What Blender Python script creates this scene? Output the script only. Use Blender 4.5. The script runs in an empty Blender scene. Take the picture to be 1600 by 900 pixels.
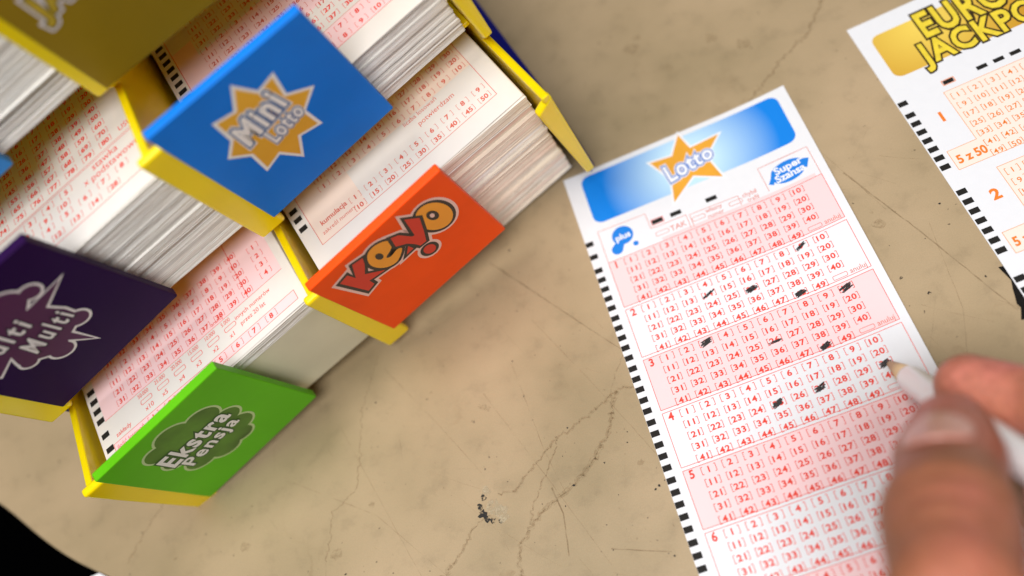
import bpy, bmesh, math, random
from mathutils import Vector, Matrix
random.seed(7)
sc = bpy.context.scene
C = sc.collection
MM = 0.001

# ------------------------------------------------------------------ camera
cam_d = bpy.data.cameras.new('camera')
cam = bpy.data.objects.new('camera', cam_d)
C.objects.link(cam)
cx = Vector((0.91245, -0.22667, -0.34068))
cy = Vector((0.37342, 0.80169, 0.46675))
cb = Vector((0.16732, -0.55310, 0.81614))
Mc = Matrix((cx, cy, cb)).transposed().to_4x4()
Mc.translation = Vector((28.905, -225.276, 281.930)) * MM
cam.matrix_world = Mc
cam_d.sensor_width = 36.0
cam_d.lens = 35.18
cam_d.clip_start = 0.01
cam_d.clip_end = 50
cam_d.dof.use_dof = True
cam_d.dof.focus_distance = 0.304
cam_d.dof.aperture_fstop = 4.4
cam_d.dof.aperture_blades = 9
sc.camera = cam

# ------------------------------------------------------------------ light
w = bpy.data.worlds.new('World'); sc.world = w; w.use_nodes = True
w.node_tree.nodes['Background'].inputs[0].default_value = (1.0, 0.95, 0.88, 1)
w.node_tree.nodes['Background'].inputs[1].default_value = 0.045


def area(name, loc, target, size, power, color):
    d = bpy.data.lights.new(name, 'AREA'); d.shape = 'RECTANGLE'
    d.size = size[0]; d.size_y = size[1]; d.energy = power; d.color = color
    o = bpy.data.objects.new(name, d); C.objects.link(o)
    o.location = loc
    o.rotation_euler = (Vector(target) - Vector(loc)).to_track_quat('-Z', 'Y').to_euler()
    return o


area('ceiling_light', (-0.20, -0.12, 1.05), (-0.02, -0.05, 0), (0.40, 0.40), 6.2, (1.0, 0.97, 0.93))
area('window_light', (0.04, -0.74, 1.04), (0, -0.06, 0), (0.46, 0.42), 12.6, (0.98, 0.99, 1.0))

sc.view_settings.view_transform = 'Standard'
sc.view_settings.look = 'None'
sc.view_settings.exposure = 0.0
sc.view_settings.gamma = 1.0
sc.cycles.max_bounces = 8

# ------------------------------------------------------------------ materials
def lin(r, g, b):
    f = lambda c: c / 12.92 if c <= 0.04045 else ((c + 0.055) / 1.055) ** 2.4
    return (f(r / 255), f(g / 255), f(b / 255), 1)


MATS = {}


def mat(name, col, rough=0.5, bump=0.0, bscale=800, var=0.0, vscale=40, sss=0.0, sr=(1, .5, .3), ssd=0.002,
        trans=0.0, spec=0.5, coat=0.0, alpha=None, aspect=(1, 1, 1)):
    if name in MATS: return MATS[name]
    m = bpy.data.materials.new(name); m.use_nodes = True
    nt = m.node_tree; N = nt.nodes; L = nt.links
    p = N['Principled BSDF']
    p.inputs['Base Color'].default_value = col
    p.inputs['Roughness'].default_value = rough
    p.inputs['Specular IOR Level'].default_value = spec
    if coat: p.inputs['Coat Weight'].default_value = coat; p.inputs['Coat Roughness'].default_value = 0.2
    if sss:
        p.inputs['Subsurface Weight'].default_value = sss
        p.inputs['Subsurface Radius'].default_value = sr
        p.inputs['Subsurface Scale'].default_value = ssd
    if trans: p.inputs['Transmission Weight'].default_value = trans
    tc = N.new('ShaderNodeTexCoord'); mp = N.new('ShaderNodeMapping')
    mp.inputs['Scale'].default_value = aspect
    L.new(tc.outputs['Object'], mp.inputs['Vector'])
    if var:
        n = N.new('ShaderNodeTexNoise'); n.inputs['Scale'].default_value = vscale; n.inputs['Detail'].default_value = 5
        L.new(mp.outputs[0], n.inputs['Vector'])
        mx = N.new('ShaderNodeMix'); mx.data_type = 'RGBA'; mx.blend_type = 'MULTIPLY'
        mx.inputs['Factor'].default_value = 1
        rp = N.new('ShaderNodeMapRange')
        rp.inputs['From Min'].default_value = .3; rp.inputs['From Max'].default_value = .7
        rp.inputs['To Min'].default_value = 1 - var; rp.inputs['To Max'].default_value = 1 + var * .4
        L.new(n.outputs['Fac'], rp.inputs['Value'])
        cc = N.new('ShaderNodeCombineColor')
        for i in range(3): L.new(rp.outputs[0], cc.inputs[i])
        mx.inputs[6].default_value = col
        L.new(cc.outputs[0], mx.inputs[7])
        L.new(mx.outputs[2], p.inputs['Base Color'])
    if bump:
        n2 = N.new('ShaderNodeTexNoise'); n2.inputs['Scale'].default_value = bscale; n2.inputs['Detail'].default_value = 3
        L.new(mp.outputs[0], n2.inputs['Vector'])
        b = N.new('ShaderNodeBump'); b.inputs['Strength'].default_value = bump; b.inputs['Distance'].default_value = 0.0003
        L.new(n2.outputs['Fac'], b.inputs['Height']); L.new(b.outputs[0], p.inputs['Normal'])
    if alpha is not None:
        # broken-up edge of a stain or scratch: noise-driven alpha
        n3 = N.new('ShaderNodeTexNoise'); n3.inputs['Scale'].default_value = alpha[0]; n3.inputs['Detail'].default_value = 6
        n3.inputs['Roughness'].default_value = .7
        L.new(mp.outputs[0], n3.inputs['Vector'])
        r3 = N.new('ShaderNodeMapRange'); r3.inputs['From Min'].default_value = alpha[1]; r3.inputs['From Max'].default_value = alpha[2]
        r3.inputs['To Max'].default_value = alpha[3]
        L.new(n3.outputs['Fac'], r3.inputs['Value']); L.new(r3.outputs[0], p.inputs['Alpha'])
    MATS[name] = m
    return m


def plastic(name, col, **k):
    return mat(name, col, spec=.16, rough=k.pop('rough', .42), bump=.09, bscale=420, var=k.pop('var', .12), vscale=34, **k)


YEL = mat('yellow_plastic', lin(255, 220, 6), rough=.26, spec=.4, bump=.06, bscale=700, var=.05, vscale=60, sss=.35, sr=(1, .7, .1), ssd=.003)
NAVY = plastic('navy_plastic', lin(20, 24, 120))
BLUE = plastic('blue_plastic', lin(0, 124, 226), sss=.2, sr=(.2, .5, 1), ssd=.002)
ORANGE = plastic('orange_plastic', lin(255, 82, 0), sss=.2, sr=(1, .3, .1), ssd=.002)
GREEN = plastic('green_plastic', lin(98, 190, 18), sss=.2, sr=(.4, 1, .2), ssd=.002)
PURPLE = mat('purple_plastic', lin(40, 6, 62), rough=.5, spec=.1, bump=.05, var=.1)
GOLDP = plastic('gold_plastic', lin(150, 120, 22))  # the shade this plate stands in is put into its darker colour
LBLUE = plastic('light_blue_plastic', lin(60, 140, 215))
IVORY = plastic('ivory_plastic', lin(222, 217, 192), rough=.3)
PAPER = mat('white_paper', lin(236, 236, 240), rough=.75, bump=.12, bscale=3000, var=.015, vscale=300, spec=.25)
PAPERT = mat('pad_paper', lin(232, 226, 220), rough=.8, bump=.1, bscale=3000, var=.03, vscale=120, spec=.2)
def ink(name, col, **k): return mat(name, col, rough=.7, spec=.2, **k)
RED = ink('red_ink', lin(236, 74, 60)); PINK = ink('pink_tint', lin(250, 214, 216))
REDF = ink('faded_red_ink', lin(220, 110, 92)); BLACK = ink('black_ink', lin(36, 34, 32))
ORI = ink('orange_ink', lin(240, 130, 50)); CREAM = ink('cream_tint', lin(243, 232, 220))
ORF = ink('pale_orange_ink', lin(244, 168, 120))
INKB = ink('blue_ink', lin(34, 130, 226)); WHITE = ink('white_ink', lin(242, 243, 248))
GRAPH = mat('graphite', lin(50, 47, 48), rough=.45, var=.5, vscale=900, alpha=(1900, .34, .50, 1.0))
STICKW = mat('sticker_white', lin(242, 240, 234), rough=.5)
STICKY = mat('sticker_amber', lin(236, 176, 44), rough=.5, var=.12, vscale=50)
TEAL = mat('sticker_teal', lin(20, 92, 150), rough=.5)
KRED = mat('sticker_red', lin(214, 40, 16), rough=.45)
KORG = mat('sticker_orange', lin(250, 160, 34), rough=.45, var=.1, vscale=60)
KBLK = mat('sticker_black', lin(34, 24, 20), rough=.45)
PINKW = mat('sticker_pale_pink', lin(240, 196, 182), rough=.5)
DGRN = mat('sticker_dark_green', lin(36, 84, 20), rough=.5)
MGRN = mat('sticker_mid_green', lin(82, 132, 32), rough=.5, var=.5, vscale=75)
PGRN = mat('sticker_pale_green', lin(190, 214, 150), rough=.5)
SGREY = mat('sticker_grey', lin(238, 228, 226), rough=.5)
DMAG = mat('sticker_plum', lin(84, 28, 76), rough=.5)
DPUR = mat('sticker_dark_purple', lin(36, 12, 44), rough=.5)
SGOLD = mat('sticker_gold', lin(196, 164, 40), rough=.5, var=.2, vscale=150)
DOLIVE = mat('sticker_olive', lin(70, 54, 14), rough=.5)


def gradient_mat(name, p0, p1, c0, c1, rough=.6):
    """a printed colour gradient that belongs to the print itself (object space)"""
    m = bpy.data.materials.new(name); m.use_nodes = True; nt = m.node_tree; N = nt.nodes; L = nt.links
    p = N['Principled BSDF']; p.inputs['Roughness'].default_value = rough; p.inputs['Specular IOR Level'].default_value = .25
    tc = N.new('ShaderNodeTexCoord'); d = N.new('ShaderNodeVectorMath'); d.operation = 'DISTANCE'
    d.inputs[1].default_value = Vector(p0) * MM
    L.new(tc.outputs['Object'], d.inputs[0])
    r = N.new('ShaderNodeMapRange'); r.inputs['From Min'].default_value = p1[0] * MM; r.inputs['From Max'].default_value = p1[1] * MM
    L.new(d.outputs['Value'], r.inputs['Value'])
    mx = N.new('ShaderNodeMix'); mx.data_type = 'RGBA'; mx.inputs[6].default_value = c0; mx.inputs[7].default_value = c1
    L.new(r.outputs[0], mx.inputs['Factor']); L.new(mx.outputs[2], p.inputs['Base Color'])
    return m


def make_page_edge(name, c0, c1, c2):
    m = bpy.data.materials.new(name); m.use_nodes = True; nt = m.node_tree; N = nt.nodes; L = nt.links
    p = N['Principled BSDF']; p.inputs['Roughness'].default_value = .85; p.inputs['Specular IOR Level'].default_value = .15
    tc = N.new('ShaderNodeTexCoord'); mp = N.new('ShaderNodeMapping'); mp.inputs['Scale'].default_value = (9, 40, 5200)
    L.new(tc.outputs['Object'], mp.inputs[0])
    n = N.new('ShaderNodeTexNoise'); n.inputs['Scale'].default_value = 1; n.inputs['Detail'].default_value = 3
    L.new(mp.outputs[0], n.inputs['Vector'])
    mp2 = N.new('ShaderNodeMapping'); mp2.inputs['Scale'].default_value = (6, 20, 420)
    L.new(tc.outputs['Object'], mp2.inputs[0])
    n2 = N.new('ShaderNodeTexNoise'); n2.inputs['Scale'].default_value = 1; n2.inputs['Detail'].default_value = 3
    L.new(mp2.outputs[0], n2.inputs['Vector'])
    rp = N.new('ShaderNodeValToRGB'); e = rp.color_ramp.elements
    e[0].position = .33; e[0].color = c0; e[1].position = .66; e[1].color = c1
    k = e.new(.5); k.color = c2
    L.new(n2.outputs['Fac'], rp.inputs[0])
    mr = N.new('ShaderNodeMapRange'); mr.inputs['From Min'].default_value = .35; mr.inputs['From Max'].default_value = .6
    mr.inputs['To Min'].default_value = .78; mr.inputs['To Max'].default_value = 1.02
    L.new(n.outputs['Fac'], mr.inputs[0])
    cc = N.new('ShaderNodeCombineColor')
    for i in range(3): L.new(mr.outputs[0], cc.inputs[i])
    mx = N.new('ShaderNodeMix'); mx.data_type = 'RGBA'; mx.blend_type = 'MULTIPLY'; mx.inputs['Factor'].default_value = 1
    L.new(rp.outputs[0], mx.inputs[6]); L.new(cc.outputs[0], mx.inputs[7]); L.new(mx.outputs[2], p.inputs['Base Color'])
    b = N.new('ShaderNodeBump'); b.inputs['Strength'].default_value = .5; b.inputs['Distance'].default_value = .0003
    L.new(n.outputs['Fac'], b.inputs['Height']); L.new(b.outputs[0], p.inputs['Normal'])
    return m


EDGE_A = make_page_edge('page_edges', lin(216, 210, 204), lin(246, 242, 236), lin(234, 228, 220))
EDGE_B = make_page_edge('page_edges_pinkish', lin(238, 210, 194), lin(252, 249, 246), lin(244, 232, 214))


# ------------------------------------------------------------------ object helpers
def link(name, me, parent=None, mats=()):
    o = bpy.data.objects.new(name, me); C.objects.link(o)
    for m in mats: me.materials.append(m)
    if parent: o.parent = parent
    return o


def tag(o, label=None, cat=None, group=None, kind=None):
    if label: o['label'] = label
    if cat: o['category'] = cat
    if group: o['group'] = group
    if kind: o['kind'] = kind
    return o


def empty(name, mw=None):
    o = bpy.data.objects.new(name, None); C.objects.link(o); o.empty_display_size = .01
    if mw: o.matrix_world = mw
    return o


def mesh_from(name, verts, faces, parent=None, mats=(), smooth=False, bevel=0, fmat=None, seg=2):
    me = bpy.data.meshes.new(name)
    me.from_pydata([Vector(v) * MM for v in verts], [], faces)
    me.validate(); me.update()
    o = link(name, me, parent, mats)
    if fmat and len(fmat) == len(me.polygons):
        for p, i in zip(me.polygons, fmat): p.material_index = i
    bm = bmesh.new(); bm.from_mesh(me); bmesh.ops.recalc_face_normals(bm, faces=bm.faces); bm.to_mesh(me); bm.free()
    if smooth:
        for p in me.polygons: p.use_smooth = True
    if bevel:
        b = o.modifiers.new('bevel', 'BEVEL'); b.width = bevel * MM; b.segments = seg; b.limit_method = 'ANGLE'; b.angle_limit = math.radians(30)
    return o


def prism(poly, d0, d1, f):
    """poly 2-D list; f(p, d)->3-D; returns verts, faces"""
    n = len(poly)
    v = [f(p, d0) for p in poly] + [f(p, d1) for p in poly]
    fc = [list(range(n))[::-1], list(range(n, 2 * n))] + [[i, (i + 1) % n, n + (i + 1) % n, n + i] for i in range(n)]
    return v, fc


# ------------------------------------------------------------------ printing: flat ink laid on a surface
GL = {}


def text_mesh(s, bold=0.0, shear=0.0, sp=1.0):
    k = (s, round(bold, 4), shear, sp)
    if k in GL: return GL[k]
    cu = bpy.data.curves.new('t', 'FONT'); cu.body = s; cu.size = 1; cu.offset = bold; cu.shear = shear
    cu.resolution_u = 3; cu.space_character = sp; cu.fill_mode = 'FRONT'
    o = bpy.data.objects.new('t', cu); C.objects.link(o)
    bpy.context.view_layer.update()
    me = bpy.data.meshes.new_from_object(o.evaluated_get(bpy.context.evaluated_depsgraph_get()))
    v = [(p.co.x, p.co.y) for p in me.vertices]; f = [tuple(p.vertices) for p in me.polygons]
    bpy.data.objects.remove(o); bpy.data.curves.remove(cu); bpy.data.meshes.remove(me)
    xs = [a for a, b in v] or [0]; ys = [b for a, b in v] or [0]
    GL[k] = (v, f, (min(xs), min(ys), max(xs), max(ys)))
    return GL[k]


def smooth_poly(P, n=5):
    out = []; m = len(P)
    for i in range(m):
        p0, p1, p2, p3 = [P[(i + k - 1) % m] for k in range(4)]
        for j in range(n):
            t = j / n
            out.append(tuple(.5 * ((2 * p1[c]) + (-p0[c] + p2[c]) * t + (2 * p0[c] - 5 * p1[c] + 4 * p2[c] - p3[c]) * t * t +
                                   (-p0[c] + 3 * p1[c] - 3 * p2[c] + p3[c]) * t ** 3) for c in (0, 1)))
    return out


def offset_poly(P, d):
    """outward offset (mm) of a 2-D polygon"""
    A = sum(P[i][0] * P[(i + 1) % len(P)][1] - P[(i + 1) % len(P)][0] * P[i][1] for i in range(len(P)))
    s = 1 if A > 0 else -1
    out = []
    n = len(P)
    for i in range(n):
        a = Vector(P[i - 1]); b = Vector(P[i]); c = Vector(P[(i + 1) % n])
        e1 = (b - a).normalized(); e2 = (c - b).normalized()
        n1 = Vector((e1.y, -e1.x)) * s; n2 = Vector((e2.y, -e2.x)) * s
        k = (n1 + n2)
        if k.length < 1e-4: k = n1
        k.normalize()
        q = d / max(.45, k.dot(n1))
        out.append(tuple(b + k * q))
    return out


def circle(x, y, r, n=28, ry=None, rot=0):
    ry = ry or r; c, s = math.cos(rot), math.sin(rot)
    return [(x + c * r * math.cos(a) - s * ry * math.sin(a), y + s * r * math.cos(a) + c * ry * math.sin(a))
            for a in [2 * math.pi * i / n for i in range(n)]]


def rrect(x0, y0, x1, y1, r, n=6):
    P = []
    for cx_, cy_, a0 in ((x1 - r, y1 - r, 0), (x0 + r, y1 - r, 90), (x0 + r, y0 + r, 180), (x1 - r, y0 + r, 270)):
        for k in range(n + 1):
            a = math.radians(a0 + 90 * k / n); P.append((cx_ + r * math.cos(a), cy_ + r * math.sin(a)))
    return P


class Art:
    """flat printed shapes at small heights above a surface; map3 turns (x, y, h) in mm into local mm"""
    def __init__(s, map3): s.m = map3; s.v = []; s.f = []; s.k = []; s.mats = []; s.h = .03; s.step = .0

    def mi(s, m):
        if m not in s.mats: s.mats.append(m)
        return s.mats.index(m)

    def add(s, V, F, m, h):
        b = len(s.v); s.v += [s.m(x, y, h) for x, y in V]
        for f in F: s.f.append([b + i for i in f]); s.k.append(s.mi(m))

    def poly(s, P, m, h=.03): s.add(P, [list(range(len(P)))], m, h)

    gx = gy = None; flipy = None

    def rect(s, x0, y0, x1, y1, m, h=.03):
        def cuts(a, b, g):
            if not g: return [a, b]
            c = [a] + [g * k for k in range(math.floor(a / g) + 1, math.ceil(b / g)) if a + 1e-6 < g * k < b - 1e-6] + [b]
            return c
        X = cuts(x0, x1, s.gx); Y = cuts(y0, y1, s.gy)
        for a, b in zip(X[:-1], X[1:]):
            for c, d in zip(Y[:-1], Y[1:]): s.poly([(a, c), (b, c), (b, d), (a, d)], m, h)

    def convex(s, P, m, h=.03):
        """convex shape cut into columns so that it follows a curved sheet"""
        xs = sorted(set([round(p_[0], 4) for p_ in P])); X = []
        x = xs[0]
        lo = xs[0]; hi = xs[-1]; n = max(2, int((hi - lo) / 1.2)); X = [lo + (hi - lo) * i / n for i in range(n + 1)]
        def span(x):
            ys = []
            for a, b in zip(P, P[1:] + P[:1]):
                if min(a[0], b[0]) - 1e-6 <= x <= max(a[0], b[0]) + 1e-6:
                    if abs(a[0] - b[0]) < 1e-6: ys += [a[1], b[1]]
                    else: ys.append(a[1] + (b[1] - a[1]) * (x - a[0]) / (b[0] - a[0]))
            return min(ys), max(ys)
        sp_ = [span(x) for x in X]
        V = [(x, q[0]) for x, q in zip(X, sp_)] + [(x, q[1]) for x, q in zip(X, sp_)]
        s.add(V, [[i, i + 1, n + 2 + i, n + 1 + i] for i in range(n)], m, h)

    def frame(s, P, wd, m, h=.03):
        Q = offset_poly(P, -wd); n = len(P)
        s.add(list(P) + list(Q), [[i, (i + 1) % n, n + (i + 1) % n, n + i] for i in range(n)], m, h)

    def line(s, P, wd, m, h=.03):
        for (a, b) in zip(P[:-1], P[1:]):
            a = Vector(a); b = Vector(b); d = (b - a)
            if d.length < 1e-6: continue
            d.normalize(); q = Vector((-d.y, d.x)) * wd / 2
            s.add([tuple(a + q), tuple(b + q), tuple(b - q), tuple(a - q)], [[0, 1, 2, 3]], m, h)

    def text(s, t, quad, m, h=.03, bold=0.0, out=0.0, outm=None, outh=.02, shear=0.0, sp=1.13):
        """quad: BL, BR, TR, TL of the lettering's own box"""
        _, _, bb = text_mesh(t, bold, shear, sp)
        def mp(v, u):
            (x, y) = u
            a = (x - bb[0]) / (bb[2] - bb[0]); b = (y - bb[1]) / (bb[3] - bb[1])
            BL, BR, TR, TL = quad
            return tuple((1 - a) * (1 - b) * BL[i] + a * (1 - b) * BR[i] + a * b * TR[i] + (1 - a) * b * TL[i] for i in (0, 1))
        V, F, _ = text_mesh(t, bold, shear, sp)
        s.add([mp(0, v) for v in V], F, m, h)
        if outm:
            # outline: letter by letter, each on its own tiny step so that neighbours never share a plane
            V, F, _ = text_mesh(t, bold + out, shear, sp)
            s.islands([mp(0, v) for v in V], F, outm, outh)

    def islands(s, V, F, m, h):
        par = list(range(len(V)))
        def fd(a):
            while par[a] != a: par[a] = par[par[a]]; a = par[a]
            return a
        for f in F:
            for i in f[1:]: par[fd(i)] = fd(f[0])
        ids = {}
        for f in F:
            g = fd(f[0]); ids.setdefault(g, []).append(f)
        for n, (g, fs) in enumerate(ids.items()):
            s.add(V, fs, m, h + .004 * (n % 4))

    def word(s, t, x, y, size, m, h=.03, bold=0.0, right=False, rot=0, squeeze=1.0, centre=False):
        V, F, bb = text_mesh(t, bold)
        dx = -(bb[2] - bb[0]) * size * squeeze if right else (-(bb[2] + bb[0]) / 2 * size * squeeze if centre else 0)
        s.add([(x + dx + a * size * squeeze, y + b * size) for a, b in V], F, m, h)

    def build(s, name, parent):
        # drop unused verts of repeated glyphs
        me = bpy.data.meshes.new(name)
        used = {}; V = []; F = []
        for f in s.f:
            g = []
            for i in f:
                if i not in used: used[i] = len(V); V.append(Vector(s.v[i]) * MM)
                g.append(used[i])
            F.append(g)
        me.from_pydata(V, [], F)
        for p, k in zip(me.polygons, s.k): p.material_index = k
        me.update()
        return link(name, me, parent, s.mats)


def cell(A, x, y, t, m, h=.03, wcell=4.5, hc=2.5, size=2.65, bold=.035, sy=1.0):
    """a bracketed number: [ 12 ]"""
    w2 = wcell / 2; hh = hc / 2 * sy; tk = .14; tick = .55
    for sgn in (-1, 1):
        X = x + sgn * w2
        A.rect(min(X, X - sgn * tk), y - hh, max(X, X - sgn * tk), y + hh, m, h)
        for Y in (y - hh, y + hh - tk):
            A.rect(min(X - sgn * tk, X - sgn * tick), Y, max(X - sgn * tk, X - sgn * tick), Y + tk, m, h)
    V, F, bb = text_mesh(t, bold)
    cxm = (bb[0] + bb[2]) / 2
    cym = .345
    A.add([(x + (a - cxm) * size, y + (b - cym) * size * sy) for a, b in V], F, m, h)


def scribble(A, x, y, wd, ht, m, h=.06, n=7, rot=-.35):
    """hatching with a pencil: a zigzag of slanting strokes (y grows downwards)"""
    c, s_ = math.cos(rot), math.sin(rot); P = []
    for i in range(n * 2):
        t = i / (n * 2 - 1) - .5
        l_ = wd / 2 * random.uniform(.55, 1.25) * (1 if i % 2 else -1)
        o_ = t * ht + random.gauss(0, .10)
        P.append((x + l_ * c - o_ * s_, y + l_ * s_ + o_ * c))
    for i in range(len(P) - 1): A.line(P[i:i + 2], random.uniform(.2, .42), m, h + .002 * i)


# ------------------------------------------------------------------ floor and table
fl = mesh_from('floor', [(-4000, -4000, -740), (4000, -4000, -740), (4000, 4000, -740), (-4000, 4000, -740)], [[0, 1, 2, 3]],
               mats=[mat('dark_floor', (.0015, .0015, .0018, 1), rough=1.0, spec=0.0)])
tag(fl, kind='structure')

tm = bpy.data.materials.new('beige_laminate'); tm.use_nodes = True
nt = tm.node_tree; N = nt.nodes; L = nt.links; p = N['Principled BSDF']
p.inputs['Roughness'].default_value = .42; p.inputs['Specular IOR Level'].default_value = .35
tc = N.new('ShaderNodeTexCoord')
def noise(scale, det=5, rough=.5):
    n = N.new('ShaderNodeTexNoise'); n.inputs['Scale'].default_value = scale; n.inputs['Detail'].default_value = det
    n.inputs['Roughness'].default_value = rough; L.new(tc.outputs['Object'], n.inputs['Vector']); return n
def ramp(src, stops):
    r = N.new('ShaderNodeValToRGB'); e = r.color_ramp.elements
    e[0].position, e[0].color = stops[0]; e[1].position, e[1].color = stops[-1]
    for s_ in stops[1:-1]:
        k = e.new(s_[0]); k.color = s_[1]
    L.new(src, r.inputs[0]); return r
def mulmix(a, b, fac=1):
    m_ = N.new('ShaderNodeMix'); m_.data_type = 'RGBA'; m_.blend_type = 'MULTIPLY'; m_.inputs['Factor'].default_value = fac
    L.new(a, m_.inputs[6]); L.new(b, m_.inputs[7]); return m_.outputs[2]
big = ramp(noise(14, 4).outputs['Fac'], [(.3, lin(156, 141, 112)), (.5, lin(177, 158, 129)), (.7, lin(190, 169, 140))])
g = lambda v: (v, v * .985, v * .96, 1)
mid = ramp(noise(110, 6, .65).outputs['Fac'], [(.28, g(.84)), (.46, g(.975)), (.7, g(1.0))])
fine = ramp(noise(2600, 3).outputs['Fac'], [(.3, g(.93)), (.7, g(1.03))])
spk = ramp(noise(420, 2, .6).outputs['Fac'], [(.245, g(.35)), (.285, g(1))])
col = mulmix(mulmix(mulmix(big.outputs[0], mid.outputs[0]), fine.outputs[0]), spk.outputs[0])
# brown wandering veins, thin, only here and there
vd = N.new('ShaderNodeTexVoronoi'); vd.feature = 'DISTANCE_TO_EDGE'; vd.inputs['Scale'].default_value = 16
wv = noise(55, 5, .6); add = N.new('ShaderNodeVectorMath'); add.operation = 'MULTIPLY_ADD'
L.new(wv.outputs['Color'], add.inputs[0]); add.inputs[1].default_value = (.05, .05, .05); L.new(tc.outputs['Object'], add.inputs[2])
L.new(add.outputs[0], vd.inputs['Vector'])
vr = N.new('ShaderNodeMapRange'); vr.inputs['From Max'].default_value = .035; vr.inputs['To Min'].default_value = 1; vr.inputs['To Max'].default_value = 0
L.new(vd.outputs['Distance'], vr.inputs[0])
gate = N.new('ShaderNodeMapRange'); gate.inputs['From Min'].default_value = .52; gate.inputs['From Max'].default_value = .66
gate.inputs['To Max'].default_value = .22
L.new(noise(22, 3).outputs['Fac'], gate.inputs[0])
mm_ = N.new('ShaderNodeMath'); mm_.operation = 'MULTIPLY'; L.new(vr.outputs[0], mm_.inputs[0]); L.new(gate.outputs[0], mm_.inputs[1])
mv = N.new('ShaderNodeMix'); mv.data_type = 'RGBA'; mv.inputs[7].default_value = lin(120, 92, 58)
L.new(mm_.outputs[0], mv.inputs['Factor']); L.new(col, mv.inputs[6]); L.new(mv.outputs[2], p.inputs['Base Color'])
bp = N.new('ShaderNodeBump'); bp.inputs['Strength'].default_value = .12; bp.inputs['Distance'].default_value = .0003
L.new(noise(700, 4).outputs['Fac'], bp.inputs['Height']); L.new(bp.outputs[0], p.inputs['Normal'])
rr = N.new('ShaderNodeMapRange'); rr.inputs['To Min'].default_value = .34; rr.inputs['To Max'].default_value = .56
L.new(noise(60, 4).outputs['Fac'], rr.inputs[0]); L.new(rr.outputs[0], p.inputs['Roughness'])

# outline of the oval top, seen edge at lower left
edge = [(-600, 330), (-520, 150), (-400, 60), (-300, 2), (-262, -20.5), (-242.5, -37.1), (-224.1, -56.5), (-212.7, -67.5), (-201, -77),
        (-180, -92), (-150, -110), (-100, -135), (-30, -165), (60, -196), (180, -226), (330, -240), (520, -200), (680, -60),
        (760, 150), (700, 420), (460, 640), (100, 740), (-300, 680), (-540, 520)]
EP = smooth_poly(edge, 6)
v, f = prism(EP, 0, -28, lambda q, d: (q[0], q[1], d))
table = mesh_from('table', v, f, mats=[tm], bevel=1.2, seg=3)
tag(table, 'worn beige laminate table top with a rounded edge, cracked and scratched, under everything', 'table')

MAPT = lambda x, y, h: (x, -y, h)          # print coordinates measured downwards from the red slip's top left corner


def jag(P, amp, step=1.2, seed=0):
    r = random.Random(seed); out = []
    for a, b in zip(P[:-1], P[1:]):
        a = Vector(a); b = Vector(b); n = max(1, int((b - a).length / step))
        for i in range(n):
            q = a.lerp(b, i / n); out.append((q.x + r.gauss(0, amp), q.y + r.gauss(0, amp)))
    out.append(tuple(P[-1])); return out


def ribbon(A, P, w0, w1, m, h, seed=0):
    r = random.Random(seed); n = len(P); Lr = []
    V = []
    for i, q in enumerate(P):
        a = Vector(P[max(i - 1, 0)]); b = Vector(P[min(i + 1, n - 1)]); d = (b - a).normalized(); k = Vector((-d.y, d.x))
        t = i / (n - 1); wd = (w0 + (w1 - w0) * t) / 2
        V += [tuple(Vector(q) + k * wd * r.uniform(.5, 1.4)), tuple(Vector(q) - k * wd * r.uniform(.5, 1.4))]
    A.add(V, [[2 * i, 2 * i + 1, 2 * i + 3, 2 * i + 2] for i in range(n - 1)], m, h)


CRK = mat('crack_dirt', lin(128, 102, 64), rough=.8, alpha=(1300, .46, .70, .55))
CRKS = mat('crack_halo', lin(152, 126, 90), rough=.8, alpha=(800, .40, .80, .5))
SCR = mat('scratch_dirt', lin(124, 98, 62), rough=.8, alpha=(240, .30, .65, .42))
SCRF = mat('faint_scratch', lin(160, 132, 96), rough=.8, alpha=(160, .38, .70, .30))
DIRT = mat('black_chip', lin(30, 28, 26), rough=.7, alpha=(620, .42, .50, 1.0))
CHIP = mat('pale_chip', lin(196, 180, 150), rough=.8, alpha=(500, .35, .6, .8))
A = Art(MAPT)
c1 = [(0, 86.1), (-3, 85.0), (-6.3, 85.0), (-8.3, 86.5), (-18.5, 90.3), (-27.8, 92.7), (-35, 97.9), (-41.9, 102.1), (-45.5, 105.1), (-51, 103.5)]
c1b = [(-56, 109.5), (-61.7, 112), (-66.8, 117.6), (-72.5, 122), (-80, 128)]
c2 = [(-6.3, 85.6), (-8.5, 90.7), (-12.1, 97.9), (-18.7, 104.1), (-24.7, 108.6), (-34.2, 112.6), (-41.5, 115.5), (-47.6, 120.7), (-49.7, 127.1), (-50, 136)]
c3 = [(-27.8, 92.7), (-31.8, 100.1), (-40.2, 110.4), (-43.3, 116.7)]
c4 = [(-167, 43.5), (-163, 52), (-170, 62), (-180, 72), (-186, 80)]
for i, (P, w0, w1) in enumerate([(c1, 1.2, .8), (c1b, .6, 2.2), (c2, 1.7, 1.6), (c3, .6, .7), (c4, 1.2, .6),
                                    ([(108.8, -30.2), (98.8, -19.1), (84.6, -11.1), (69.9, -.3)], 1.6, 1.0), ([(-82, 40), (-91, 57), (-96.7, 84), (-107, 90), (-111.6, 105)], .35, .6)]):
    J = jag(P, .35, 1.0, i)
    ribbon(A, J, w0, w1, CRKS, .010 + .003 * i, i)
    ribbon(A, J, w0 * .35, w1 * .35, CRK, .030 + .003 * i, i + 9)
ribbon(A, jag([(0, 74.3), (-4, 79), (-8.3, 86)], .15, 1, 5), .5, .4, CRKS, .026, 3)
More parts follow.
